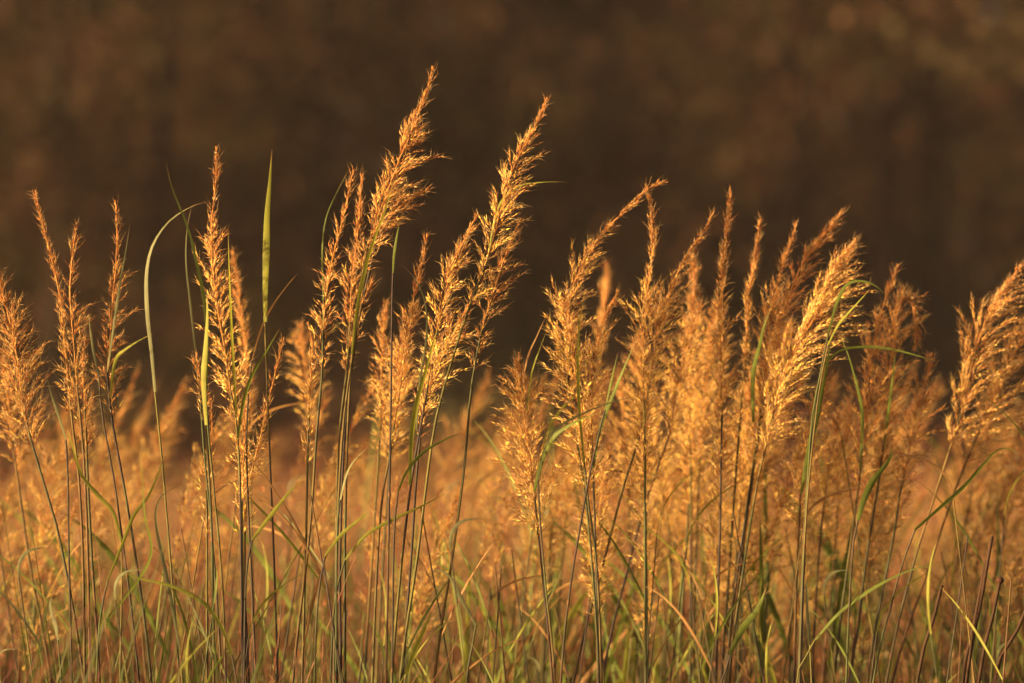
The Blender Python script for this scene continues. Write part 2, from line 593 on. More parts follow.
P('small plume branch bending sideways below the tallest plume', [(430, 189), (417, 194), (404, 203), (393, 214), (383, 228)], [(372, 260), (356, 340), (345, 430), (340, 560), (341, 690)], F0 + .03, 12, 4, .2, .3, .05, brown=.4)
P('tiny drooping orange tuft on a thin stem between the tall plume and the smooth spike', [(373, 278), (368, 290), (362, 303)], [(356, 335), (349, 400), (345, 540), (345, 690)], F0 + .02, 7, 3, .2, .4, .1, brown=.5)
P('slender orange spike with a sharp golden tip and a dense bushy body', [(427, 233), (423, 258), (417, 285), (411, 312), (406, 345), (401, 380), (395, 420)], [(389, 460), (380, 520), (372, 690)], F0 + .1, 20, 3.5, .3, .45, -.05, brown=.5)
P('short blurred orange plume close behind the slender spike with the golden tip', [(387, 300), (384, 325), (382, 355), (381, 395), (380, 425)], [(378, 470), (372, 560), (364, 690)], F0 + .3, 14, 5, .2, .5, 0, brown=.5)
P('bright yellow plume leaning beside a greyish arched blade', [(477, 214), (467, 234), (456, 258), (448, 282), (441, 310), (434, 345), (428, 385)], [(422, 420), (413, 470), (402, 560), (391, 690)], F0 - .02, 18, 4, .15, .95, .05, leaves=[([(400, 263), (413, 276), (423, 295), (427, 318), (424, 345), (415, 385), (408, 440)], 4, 'w', -.05), ([(440, 318), (433, 345), (425, 374), (416, 405), (410, 440), (407, 490)], 8, 'y', -.07)], brown=.3)
P('broad pale gold plume low under the bright yellow leaning one', [(474, 296), (462, 317), (450, 340), (438, 366), (428, 392)], [(422, 425), (417, 470), (411, 560), (402, 690)], F0 + .04, 20, 5, .1, .9, .1, brown=.4)
P('second tallest plume, dense orange turning yellow where it is widest', [(547, 97), (540, 115), (530, 136), (519, 156), (510, 177), (503, 202), (496, 228), (489, 256)], [(476, 290), (463, 325), (450, 368), (434, 430), (417, 560), (399, 690)], F0, 21, 4, .15, .75, .08, leaves=[([(567, 182), (545, 182), (522, 185), (503, 197), (493, 220), (487, 250)], 4, 'y', .03)], brown=.2)
P('reddish lower plume hanging loose beneath the second tallest one', [(521, 218), (512, 238), (503, 262), (495, 288), (487, 312), (482, 330)], [(475, 365), (470, 400), (464, 470), (452, 560), (433, 690)], F0 + .02, 16, 4, .15, .35, .15, dens=.8, brown=.3)
# --- the middle
P('fluffy pale plume on a bent brown stem, widest in its middle', [(519, 352), (519, 378), (523, 410), (528, 445), (534, 490)], [(537, 520), (544, 590), (553, 690)], F0 + .12, 30, 10, .1, 1.0, -.1, leaves=[([(600, 412), (575, 422), (553, 438), (543, 460), (535, 495)], 8, 'g', -.1), ([(545, 318), (536, 338), (528, 356), (522, 385)], 3, 'b', -.03), ([(547, 330), (540, 348), (532, 372), (527, 410)], 3, 'y', -.03)], auto=0, brown=1.1)
P('long plume bent over at the top so its tip points sideways across its neighbour', [(668, 182), (656, 185), (645, 190), (632, 203), (616, 219), (602, 234), (590, 251), (579, 272), (570, 296), (565, 330), (566, 352)], [(570, 400), (580, 460), (590, 540), (600, 690)], F0 + .05, 22, 5, .36, .6, .1, brown=.4)
P('glowing yellow plume directly below the bent over one', [(566, 292), (570, 325), (574, 365), (579, 405), (582, 442)], [(588, 500), (597, 570), (602, 690)], F0 + .02, 24, 8, .1, 1.0, -.05, leaves=[([(585, 292), (580, 320), (578, 350), (579, 400), (584, 460)], 5, 'y', -.06)], brown=.3)
P('hanging yellow cluster on the low end of a stem under the glowing plume', [(588, 430), (589, 465), (591, 500), (593, 540), (595, 572)], [(597, 600), (600, 640), (604, 690)], F0 + .08, 13, 6, .1, 1.0, 0, brown=.4)
P('short reddish plume leaning out beside the glowing yellow one', [(619, 290), (609, 308), (600, 330), (595, 360), (592, 400), (592, 445)], [(594, 500), (597, 600), (599, 690)], F0 + .06, 17, 4, .2, .7, .1, leaves=[([(637, 338), (624, 368), (611, 400), (600, 430), (593, 470)], 6, 'g', -.1)], brown=.5)
P('faint brown spike out of focus in the gap beside the bent plume', [(607, 262), (606, 290), (603, 320), (600, 350)], [(600, 420), (602, 560), (604, 690)], F0 + .75, 9, 6, .5, .2, 0, brown=.6)
P('upright dense plume whose tip touches the bent over one', [(646, 183), (650, 203), (652, 227), (652, 252), (649, 280), (645, 315), (643, 355), (644, 400)], [(645, 450), (645, 540), (646, 690)], F0 + .06, 23, 6, .33, .6, 0, brown=.4)
P('plume with a long slanting tip rising beside the upright dense one', [(714, 211), (705, 228), (694, 245), (683, 262), (672, 285), (662, 312), (655, 345), (650, 385)], [(640, 435), (624, 485), (603, 565), (572, 690)], F0 + .09, 23, 4.5, .3, .5, .12, brown=.6)
P('hazy brown spike just behind the long slanting tip', [(692, 254), (694, 282), (692, 315), (690, 360), (690, 430)], [(691, 480), (691, 570), (690, 690)], F0 + .34, 22, 6, .3, .55, 0, brown=.6)
P('dense low plume of pinkish gold on a dark slanting stem', [(702, 300), (692, 330), (682, 362), (675, 395), (671, 430)], [(660, 462), (645, 505), (625, 580), (600, 690)], F0 + .2, 24, 9, .1, .75, 0, brown=.8)
P('blurred golden mass of a plume filling the space behind the pinkish one', [(640, 330), (640, 360), (646, 400), (654, 440), (662, 480)], [(668, 520), (672, 600), (675, 690)], F0 + .45, 27, 12, .1, .8, 0, brown=.6)
P('tall straight plume with a narrow copper top and a ragged golden body', [(730, 186), (730, 203), (727, 228), (724, 255), (722, 285), (721, 320), (721, 360), (722, 415)], [(721, 460), (720, 530), (718, 600), (716, 690)], F0 + .12, 20, 5.5, .36, .55, .02, brown=.6)
P('thin fawn spike alone between two taller plumes', [(760, 219), (757, 242), (753, 268), (749, 292), (747, 325), (745, 365)], [(741, 410), (734, 500), (727, 600), (721, 690)], F0 + .2, 8, 4.5, .6, .35, 0, brown=.5)
P('blurred gold plume low under the thin fawn spike', [(716, 300), (712, 335), (708, 370), (704, 410), (700, 450)], [(698, 500), (695, 600), (694, 690)], F0 + .42, 24, 10, .1, .8, 0, brown=.6)
P('brown tipped plume with separate upright branches like a trident', [(797, 221), (790, 244), (783, 264), (777, 288), (771, 318), (766, 355), (762, 400)], [(757, 440), (745, 520), (735, 590), (725, 690)], F0 + .14, 18, 4, .25, .45, .03, leaves=[([(772, 306), (764, 326), (756, 344), (744, 372), (738, 420)], 7, 'g', -.08)], brown=.7)
P('russet plume leaning far over behind the wide yellow one', [(843, 209), (833, 223), (820, 240), (806, 258), (795, 280), (785, 306), (775, 340), (767, 375)], [(763, 410), (752, 480), (741, 560), (729, 690)], F0 + .17, 17, 6, .2, .2, .05, brown=.8)
P('wide yellow plume with all its tips combed to one side', [(856, 238), (846, 253), (836, 272), (826, 294), (813, 320), (798, 346), (784, 372), (775, 405)], [(770, 430), (758, 480), (748, 540), (727, 690)], F0 + .1, 29, 9, .1, .85, .2, dens=1.15, brown=.5)
P('soft golden plume merging into the foot of the wide yellow one', [(792, 318), (782, 345), (770, 380), (762, 415), (757, 450)], [(750, 500), (742, 560), (734, 690)], F0 + .3, 27, 10, .1, .8, .1, brown=.7)
P('low loose plume behind the broad green blade', [(826, 362), (821, 388), (814, 420), (807, 455), (801, 490)], [(799, 530), (796, 600), (794, 690)], F0 + .16, 20, 4, .15, .55, 0, leaves=[([(832, 328), (827, 365), (819, 410), (809, 455), (802, 500)], 8, 'g', -.1)], brown=.8)
P('yellow plume with a flat bottom hanging low on a dark stem', [(838, 412), (834, 440), (828, 470), (824, 505)], [(820, 540), (816, 600), (812, 690)], F0 + .25, 17, 8, .1, 1.0, 0, brown=1.0)
P('pink and gold plume drooping low over two dark stems', [(772, 418), (764, 445), (754, 480), (746, 510), (740, 545)], [(735, 570), (728, 620), (721, 690)], F0 + .36, 19, 7, .1, .6, -.1, brown=.9)
# --- the end of the row
P('brown pointed plume beside the one with a hooked tip', [(898, 264), (890, 285), (883, 306), (877, 330), (871, 360), (867, 400), (864, 445)], [(858, 490), (850, 550), (833, 690)], F0 + .17, 20, 4, .2, .4, .05, leaves=[([(838, 330), (848, 355), (856, 385), (861, 418), (858, 470)], 5, 'g', -.1)], brown=.8)
P('plume with a hooked tip that hangs down like a tassel', [(915, 350), (916, 330), (912, 306), (905, 296), (898, 312), (893, 345), (889, 385), (886, 425)], [(879, 480), (867, 555), (856, 635), (848, 690)], F0 + .21, 19, 6, .25, .45, .03, leaves=[([(896, 348), (893, 375), (889, 410), (885, 440)], 4, 'g', -.12)], brown=.8)
P('blurred orange plume hanging low behind two crossing stems', [(890, 408), (884, 440), (879, 475), (874, 515), (870, 560)], [(868, 600), (864, 640), (860, 690)], F0 + .42, 22, 8, .1, .6, 0, brown=.9)
P('loose small plume in the dip before the big one at the end', [(932, 352), (926, 380), (918, 410), (911, 440), (904, 475)], [(899, 500), (893, 540), (883, 590), (866, 690)], F0 + .2, 19, 4, .15, .45, 0, brown=.8)
P('big bushy plume at the end of the row, open and bronze', [(1022, 264), (1011, 279), (1000, 296), (988, 316), (978, 342), (970, 372), (962, 412)], [(948, 455), (932, 505), (912, 570), (885, 690)], F0 + .17, 38, 6, .12, .5, .2, dens=.95, brown=.7)
P('second bushy plume cut by the picture edge, below the big bronze one', [(1034, 306), (1022, 335), (1010, 365), (996, 395), (982, 425)], [(967, 460), (948, 510), (925, 580), (890, 690)], F0 + .24, 42, 10, .1, .6, .15, dens=.95, brown=.8)
P('out of focus orange plume low at the far edge above the dark stubs', [(1032, 420), (1024, 455), (1014, 495), (1004, 535)], [(996, 570), (985, 620), (974, 690)], F0 + .5, 30, 10, .1, .55, 0, brown=1.0)
P('soft golden plume filling the gap below the thin fawn spike', [(752, 372), (748, 405), (744, 440), (742, 480)], [(739, 520), (732, 600), (724, 690)], F0 + .33, 22, 9, .1, .75, 0, brown=.8)
P('blurred pale plume low between the hazy brown spike and the straight tall plume', [(690, 430), (688, 465), (686, 500), (684, 540)], [(683, 580), (682, 630), (681, 690)], F0 + .5, 20, 9, .1, .8, 0, brown=.9)
P('soft copper plume behind the low loose one and the yellow flat bottomed one', [(850, 395), (846, 430), (842, 465), (838, 505)], [(834, 560), (828, 620), (822, 690)], F0 + .45, 22, 9, .1, .55, 0, brown=.9)
P('blurred golden plume behind the slender spike with the golden tip', [(404, 330), (400, 365), (396, 400), (392, 440)], [(388, 490), (382, 580), (376, 690)], F0 + .4, 20, 8, .1, .7, 0, brown=.5)
P('blurred orange plume peeping between the bent over plume and its upright neighbour', [(622, 372), (622, 405), (624, 440), (628, 480)], [(630, 530), (634, 600), (638, 690)], F0 + .48, 24, 9, .1, .65, 0, brown=.6)
P('blurred bronze plume deep behind the two bushy plumes at the end', [(1000, 380), (990, 420), (980, 455), (972, 490)], [(962, 540), (948, 600), (930, 690)], F0 + .55, 26, 9, .1, .5, 0, brown=.9)
P('yellow hanging tuft low on the stem of the bushy upright plume', [(247, 398), (245, 430), (243, 465), (242, 500)], [(242, 530), (243, 600), (246, 690)], F0 + .03, 14, 6, .1, .9, -.1, brown=.6)
P('pale tuft trailing low on a stem beneath the upright dense plume', [(646, 395), (645, 430), (645, 470), (646, 510)], [(646, 550), (647, 610), (648, 690)], F0 + .14, 18, 7, .1, .9, -.1, brown=.7)
P('straw coloured tuft trailing low beneath the straight tall plume', [(724, 430), (722, 465), (720, 500), (719, 545)], [(718, 580), (717, 630), (716, 690)], F0 + .2, 19, 7, .1, .85, .1, brown=.8)
P('ragged peach tuft trailing under the plume with the hooked tip', [(886, 425), (880, 460), (873, 500), (868, 545)], [(864, 580), (858, 630), (850, 690)], F0 + .28, 22, 8, .1, .7, .1, brown=.9)
P('loose yellow tuft low between the short reddish plume and the upright dense one', [(612, 440), (606, 470), (600, 505), (597, 545)], [(596, 580), (597, 630), (598, 690)], F0 + .22, 16, 7, .1, .9, 0, brown=.5)
P('small golden tuft low in the middle on a short dark stem', [(655, 562), (652, 580), (650, 600), (648, 622)], [(647, 645), (646, 665), (645, 690)], F0 + .3, 10, 5, .1, .7, 0, brown=1.0)

# ------------------------------------------------------------------ shoots with a traced blade of their own
S_ = shoot
S_('grey green blade arching over like a shepherd crook, its thin tip dry', [(206, 202), (190, 207), (168, 222), (152, 246), (146, 275), (147, 315), (151, 350), (155, 392)], F0 - .03, 7, 'w', [(158, 420), (163, 470), (172, 580), (180, 690)])
S_('green blade crossing the arched one and ending in a fine point', [(166, 162), (172, 188), (182, 212), (190, 235), (198, 268), (205, 305), (207, 345), (206, 395)], F0 - .06, 5, 'g', [(208, 430), (213, 480), (222, 580), (226, 690)], extra=[([(207, 290), (207, 320), (205, 350), (203, 380), (206, 425)], 9, 'y', -.04)])
S_('thin dull blade nearly upright behind the arched one', [(192, 204), (187, 230), (186, 262), (190, 300), (195, 345), (200, 392)], F0 + .05, 3.5, 'w', [(204, 450), (214, 560), (222, 690)])
S_('broad straight green blade standing alone upright against the dark wood', [(272, 149), (270, 180), (267, 215), (266, 250), (265, 290), (265, 322)], F0, 10, 'y', [(267, 380), (270, 460), (274, 560), (278, 690)])
S_('hair thin brown blade slanting beside the broad upright one', [(298, 273), (286, 287), (272, 307), (260, 332), (252, 360)], F0 + .02, 3, 'b', [(248, 400), (247, 470), (256, 690)])
S_('bare thin stem with a yellow joint and a green tip', [(400, 218), (397, 235), (394, 255), (393, 273)], F0 - .05, 4, 'g', [(392, 310), (391, 400), (389, 520), (386, 690)], brown=.9)
S_('short grey blade leaning out from the loose bronze plume', [(46, 374), (52, 396), (60, 420), (66, 440)], F0 - .05, 4, 'w', [(68, 480), (69, 560), (72, 690)])
S_('small upright grey green blade beside the slim reddish plume', [(88, 312), (91, 335), (95, 358), (99, 376)], F0 - .02, 4, 'w', [(103, 420), (117, 500), (140, 690)])
S_('yellow green blade running down across four dark stems', [(66, 424), (73, 448), (82, 475), (98, 495), (113, 512), (121, 540)], F0 - .08, 6, 'y', [(122, 580), (120, 690)])
S_('two bright blades meeting in a pale knot low near the dark stems', [(165, 450), (158, 475), (146, 500), (134, 515), (124, 540), (108, 580)], F0 - .1, 5, 'y', [(100, 620), (96, 690)], extra=[([(139, 430), (142, 470), (145, 515), (150, 560), (108, 620)], 6, 'g', -.02)])
S_('bluish blade folded over at a yellow bend', [(184, 484), (168, 491), (158, 502), (156, 522), (163, 560), (172, 605), (180, 650)], F0 - .1, 6, 'w', [(183, 690), (185, 720)])
S_('long blade arching low across the stems into the bottom corner', [(110, 568), (140, 578), (175, 587), (204, 603), (222, 628), (232, 655)], F0 - .12, 7, 'y', [(238, 690), (240, 720)])
S_('short bright blade slanting up beside the hanging yellow tufts', [(300, 480), (286, 496), (272, 514), (252, 540)], F0 - .08, 6, 'y', [(246, 580), (244, 690)])
S_('yellow blade slanting across the stems under the tallest plume', [(372, 509), (356, 522), (340, 536), (325, 556)], F0 - .08, 5, 'y', [(318, 600), (314, 690)])
S_('thin green blade arching over from the second tallest plume', [(463, 432), (444, 440), (424, 452), (408, 470), (398, 492)], F0 - .07, 5, 'g', [(394, 540), (392, 690)])
S_('long pale blade slanting low between slender stems', [(448, 492), (420, 507), (392, 520), (365, 536), (345, 560)], F0 - .05, 5, 'y', [(335, 600), (330, 690)])
S_('green blade bent at the top with a withered end, slanting before the end plumes', [(1024, 456), (1008, 449), (998, 450), (984, 464), (965, 486), (940, 508), (915, 530)], F0 - .08, 7, 'g', [(902, 565), (890, 610), (872, 690)])
S_('long dull blade lying almost flat above the dark stubs', [(948, 564), (925, 566), (900, 574), (870, 590), (840, 612), (815, 640)], F0 - .1, 6, 'g', [(800, 670), (795, 700)])
S_('short green blade in front of the pink lower plumes', [(894, 444), (888, 462), (874, 480), (864, 500), (858, 520)], F0 - .1, 10, 'g', [(852, 560), (846, 690)])
S_('thin blade reaching level across the dark gap', [(938, 362), (915, 355), (890, 349), (862, 347), (838, 352), (822, 368)], F0 + .1, 4, 'g', [(812, 420), (806, 520), (800, 690)])
S_('small curled blade at the tip of the wide yellow plume', [(888, 297), (876, 286), (862, 281), (848, 284), (838, 300), (828, 335)], F0 + .12, 5, 'g', [(816, 400), (806, 500), (798, 690)])
S_('slanting green blade below the small curled one', [(870, 289), (860, 300), (848, 313), (838, 325), (828, 345)], F0 + .06, 4, 'y', [(818, 400), (806, 520), (799, 690)])
S_('pale grey blade drifting level across the glowing plumes', [(640, 395), (610, 403), (580, 415), (556, 430), (543, 455), (538, 480)], F0 - .15, 4, 'w', [(540, 520), (547, 600), (556, 690)])
S_('dark thin stem leaning before the short reddish plume', [(618, 352), (612, 378), (605, 410)], F0 - .06, 3, 'g', [(594, 455), (585, 500), (570, 590), (560, 690)], brown=1.0)
S_('silvery folded blade shining low under the tallest group', [(368, 447), (358, 456), (347, 472), (340, 500)], F0 - .06, 5, 'w', [(337, 540), (336, 690)])
S_('curled pale stub of a blade low among the dark stems', [(52, 596), (50, 606), (54, 622), (58, 640)], F0 - .1, 7, 'w', [(60, 665), (62, 700)])
S_('cut green blade with a white tip near the bottom', [(806, 576), (807, 592), (808, 615), (810, 645)], F0 - .05, 6, 'w', [(811, 670), (812, 700)])
S_('bright lime blade rising steeply at the bottom under the slender spike', [(432, 610), (424, 630), (415, 650), (406, 675)], F0 - .15, 8, 'y', [(402, 695), (400, 720)])
S_('broad green blade slanting up at the bottom beside the white tipped one', [(766, 588), (758, 608), (742, 630), (730, 655)], F0 - .12, 10, 'g', [(722, 685), (720, 710)])
S_('dull blade arched low under the slender plumes', [(430, 572), (440, 570), (452, 580), (462, 600), (476, 625)], F0 - .05, 6, 'w', [(470, 660), (466, 690)])

# dark stubs at the end of the row
for k, (a, b, lab) in enumerate([
        ((992, 536), (966, 690), 'tallest of the dark dead stubs at the end of the row'),
        ((1000, 580), (978, 690), 'dark dead stub carrying a small round knob'),
        ((1030, 600), (992, 690), 'dark dead stub slanting most at the end of the row'),
        ((986, 560), (962, 690), 'shorter dark stub close beside the tallest stub'),
        ((942, 585), (916, 690), 'dark leaning stub standing apart below the flat dull blade')]):
    y0 = F0 - .02 + .03 * k
    q = to_ground(trace([a, ((a[0] + b[0]) / 2, (a[1] + b[1]) / 2), b], y0), .4)
    root = empty('dead_stalk', q[-1], lab, 'dead stem', 'dark dead stubs at the end of the row')
    mb = MB()
    sp = spline([p - q[-1] for p in q], 24)
    tube(mb, sp, np.linspace(.0026, .0032, 24), np.array([.026, .014, .008]), 6)
    obj('culm', mb.mesh('culm', M_CULM, True), root)
    if k == 1:
        mb = MB()
        d = norm(sp[0] - sp[1])
        kn = np.array([sp[0] + d * x for x in (-.005, -.003, 0, .003, .005)])
        tube(mb, kn, np.array([.002, .0055, .0062, .005, .0012]), np.array([.032, .013, .008]), 8)
        obj('knob', mb.mesh('knob', M_CULM, True), root)

# ------------------------------------------------------------------ the countless stems low among them: separate shoots, copied from a few
protos = []
for k in range(9):
    kd = ['g', 'y', 'g', 'b', 'w', 'y', 'g', 'b', 'y'][k]
    dark = k in (0, 3, 5, 6)
    h = rng.uniform(0.98, 1.22)
    lx, ly = rng.uniform(-.16, .22), rng.uniform(-.08, .08)
    S = spline([np.array([lx, ly, h]), np.array([lx * .55, ly * .5, h * .66]), np.array([lx * .2, ly * .2, h * .3]), np.zeros(3)], 40)
    lab = ['thin dark stem with a narrow blade, low among the plume stalks', 'light green shoot with narrow blades, low among the plume stalks'][0 if dark else 1]
    root = empty('grass_shoot', (0, 0, 0), lab, 'grass shoot', ['dark thin stems low among the plume stalks', 'light green shoots low among the plume stalks'][0 if dark else 1])
    co = obj('culm', culm_mesh(S, .0010, .0021, .95 if dark else .25), root)
    obj('joint', joint_mesh(S, 9 + k % 4, .0014), co)
    tl = norm(S[0] - S[3])
    if not dark:
        u = np.linspace(0, 1, 6)[:, None]
        ln = rng.uniform(.08, .2)
        Q = S[0] + tl * ln * u + np.array([rng.uniform(-.06, .1), 0, -rng.uniform(0, .06)]) * u ** 2
        obj('leaf', leaf_mesh(Q[::-1], rng.uniform(.003, .0055), kd), root)
    for _ in range(1 if dark else 2):
        i = int(rng.integers(4, 20))
        obj('leaf', own_leaf(S, i, rng.uniform(.12, .28), kd if rng.uniform() < .7 else 'g', rng.uniform(.0022, .0048)), root)
    protos.append(root)
N_SHOOT = 210
for k in range(N_SHOOT):
    pr = protos[k % 9]
    Y = F0 + (rng.uniform(-.25, .5) if k < 70 else rng.uniform(.1, 1.6))
    x = (rng.uniform(-30, 1054) - 512) / FPX * Y
    rz = rng.choice([0, PI]) * (rng.uniform() < .35) + rng.uniform(-.5, .5)
    sc = rng.uniform(.86, 1.12)
    if k < 9:
        pr.location, pr.rotation_euler, pr.scale = (x, Y, 0), (0, 0, rz), (sc,) * 3
    else:
        copy_tree(pr, (x, Y, 0), rz, sc)

# ------------------------------------------------------------------ out of focus plume stalks farther back in the meadow
back = []
for k in range(8):
    h = rng.uniform(1.15, 1.35)
    L = rng.uniform(.2, .3)
    lx = rng.uniform(.02, .12)
    ax = spline([np.array([lx + L * .35, 0, h]), np.array([lx + L * .12, 0.01, h - L * .5]), np.array([lx, 0, h - L])], 30)
    S = spline([ax[-1], np.array([lx * .5, .02, h * .4]), np.zeros(3)], 24)
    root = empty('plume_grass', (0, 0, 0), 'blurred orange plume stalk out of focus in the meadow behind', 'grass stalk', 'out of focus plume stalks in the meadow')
    ho = obj('seed_head', seed_head(ax, rng.uniform(.02, .042), .007, .25, (.1, 0, 0), rng.uniform(.3, .8), .65, 1.2, .7, .66).mesh('seed_head', M_HEAD), root)  # lower tone puts the shade of the stand in front into the husk colour
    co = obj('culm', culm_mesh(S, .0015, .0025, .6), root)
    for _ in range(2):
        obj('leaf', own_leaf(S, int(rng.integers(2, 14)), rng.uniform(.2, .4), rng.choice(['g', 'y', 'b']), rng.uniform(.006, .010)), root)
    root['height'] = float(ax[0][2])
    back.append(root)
N_BACK = 228
for k in range(N_BACK):
    pr = back[k % 8]
    u = rng.uniform()
    px_ = rng.uniform(-50, 1074)
    if k < 165:
        Y = 4.62 + 1.5 * u ** 1.5
        if k < 70:
            px_ = rng.uniform(440, 1060)
        top = rng.uniform(352, 500) if px_ > 470 else rng.uniform(365, 490)
    else:
        Y = 6 + 7 * u
        top = rng.uniform(400, 480)
    x = (px_ - 512) / FPX * Y
    zz = min(1.25, max(.75, at(px_, top, Y)[2] / pr['height']))
    rz = rng.uniform(-.6, .6)
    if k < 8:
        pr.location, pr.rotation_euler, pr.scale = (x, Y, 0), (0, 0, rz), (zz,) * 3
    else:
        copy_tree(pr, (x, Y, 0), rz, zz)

# ------------------------------------------------------------------ the meadow that nobody could count


def meadow(name, n, y0, y1, hlo, hhi, label, side=None, fine=1.0, husks=42):
    u = rng.uniform(size=n)
    Y = y0 * (y1 / y0) ** u
    X = rng.uniform(-1, 1, n) * (Y * .18 * 1.5 + .6)
    if side:
        X = side[0] * (Y * .18 + .3) + (side[1] - side[0]) * rng.uniform(size=n) ** 1.5
    mb = MB()
    patch = 1 + .10 * np.sin(X * 2.3 + Y * .9) + .08 * np.sin(X * 5.1 - Y * 2.2 + 1)
    # blades
    nb = 7
    bx = np.repeat(X, nb) + rng.normal(size=n * nb) * .05
    by = np.repeat(Y, nb) + rng.normal(size=n * nb) * .05
    N = n * nb
    h = rng.uniform(hlo, hhi, N) * rng.uniform(.6, 1, N) * np.repeat(patch, nb)
    lean = rng.normal(size=(N, 2)) * .16 + np.array([.05, 0])
    t = np.array([0, .4, .75, 1.0])
    z = h[:, None] * t
    px = bx[:, None] + lean[:, :1] * (t ** 2)
    py = by[:, None] + lean[:, 1:] * (t ** 2)
    z[:, 3] -= np.abs(rng.normal(size=N)) * .06
    wd = rng.uniform(.0022, .0050, N)[:, None] * np.array([1, .9, .6, .08]) * fine * (1 + np.repeat(Y, nb)[:, None] / 25)
    th = rng.uniform(-.9, .9, N)[:, None]
    dx, dy = np.cos(th) * wd, np.sin(th) * wd
    V = np.stack([np.stack([px - dx, py - dy, z], -1), np.stack([px + dx, py + dy, z], -1)], 2).reshape(-1, 3)
    i = np.arange(N)[:, None] * 8
    j = np.array([0, 2, 4])[None]
    F = np.stack([i + j, i + j + 1, i + j + 3, i + j + 2], -1).reshape(-1, 4)
    pick = rng.uniform(size=N) * (.8 if fine < 1 else 1)
    if fine < 1:
        pick = np.where(pick < .5, pick * .6, pick)
    C = np.where((pick < .33)[:, None], GREEN * 1.1, np.where((pick < .62)[:, None], np.array([.17, .066, .028]), np.where((pick < .85)[:, None], np.array([.15, .052, .028]), DRY * .9)))
    C = C * rng.uniform(.4, .85, (N, 1))
    mb.add(V, F, np.repeat(C, 8, axis=0))
    # small husks of lesser grasses on the upper third
    if not husks:
        tag(obj(name, mb.mesh(name, M_FIELD)), label, 'grass', kind='stuff')
        return
    ns = husks
    M = n * ns
    tt = rng.uniform(.62, 1.06, M)
    hh = np.repeat(rng.uniform(hlo, hhi, n) * patch, ns)
    base = np.stack([np.repeat(X, ns) + rng.normal(size=M) * .045 + .05 * tt, np.repeat(Y, ns) + rng.normal(size=M) * .045, hh * tt], 1)
    d = norm(np.stack([rng.normal(size=M) * .5 + .15, rng.normal(size=M) * .5, np.ones(M)], 1))
    pick = rng.uniform(size=M)
    C = np.where((pick < .5)[:, None], np.array([.32, .105, .040]), np.where((pick < .8)[:, None], np.array([.24, .070, .040]), STRAW * .6))
    k = 1 + np.repeat(Y, ns) / 25
    ln = rng.uniform(.008, .016, M) * k
    s = norm(np.cross(d, rng.normal(size=(M, 3)))) * (rng.uniform(.0012, .0020, M) * k)[:, None]
    V = np.stack([base, base + d * (ln * .4)[:, None] + s, base + d * ln[:, None], base + d * (ln * .4)[:, None] - s], 1).reshape(-1, 3)
    mb.add(V, np.arange(M * 4).reshape(-1, 4), np.repeat(C * rng.uniform(.4, .85, (M, 1)), 4, axis=0))
    o = obj(name, mb.mesh(name, M_FIELD))
    tag(o, label, 'grass', kind='stuff')


meadow('meadow_grass', 6400, 4.9, 33, .95, 1.27, 'brown and green meadow grass filling the ground behind the plumes')

meadow('meadow_grass', 1000, 3.75, 5.2, .9, 1.22, 'tangle of fine yellow green blades among the plume stalks', None, .45, 0)
meadow('meadow_grass', 4200, 2.4, 18, 1.0, 1.2, 'taller meadow grass growing on beside the plume stand, towards the sun', (-1, -8))
meadow('meadow_grass', 900, 2.4, 7, .95, 1.22, 'taller meadow grass growing on beside the plume stand, away from the sun', (1, 4))

# ------------------------------------------------------------------ ground
mb = MB()
g = 24
xs = np.linspace(-150, 150, g)
ys = np.linspace(-60, 240, g)
V = np.array([[x, y, 0.0] for y in ys for x in xs])
i = np.arange(g - 1)[:, None] * g + np.arange(g - 1)[None]
mb.add(V, np.stack([i, i + 1, i + g + 1, i + g], -1).reshape(-1, 4), np.ones(3))
tag(obj('ground', mb.mesh('ground', M_GROUND)), 'brown soil and litter under the meadow', 'ground', kind='structure')

# ------------------------------------------------------------------ the wood behind: trees, bushes and the mass of leaves beyond
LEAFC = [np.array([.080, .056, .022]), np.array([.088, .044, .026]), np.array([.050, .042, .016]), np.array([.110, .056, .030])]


def leafcloud(mb, centres, spread, per, size, cols):
    n = len(centres) * per
    c = np.repeat(np.asarray(centres, float), per, axis=0)
    sp = np.repeat(np.broadcast_to(np.asarray(spread, float).reshape(-1, 1), (len(centres), 1)), per, axis=0)
    r = rng.normal(size=(n, 3)) * sp * np.array([1, 1, .7])
    p = c + r
    d = norm(rng.normal(size=(n, 3)))
    s = norm(np.cross(d, rng.normal(size=(n, 3))))
    ln = (size * rng.uniform(.6, 1.4, n))[:, None]
    V = np.stack([p, p + d * ln * .5 + s * ln * .3, p + d * ln, p + d * ln * .5 - s * ln * .3], 1).reshape(-1, 3)
    ci = np.repeat(rng.integers(0, len(cols), len(centres)), per)
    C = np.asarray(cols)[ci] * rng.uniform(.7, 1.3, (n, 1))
    mb.add(V, np.arange(n * 4).reshape(-1, 4), np.repeat(C, 4, axis=0))


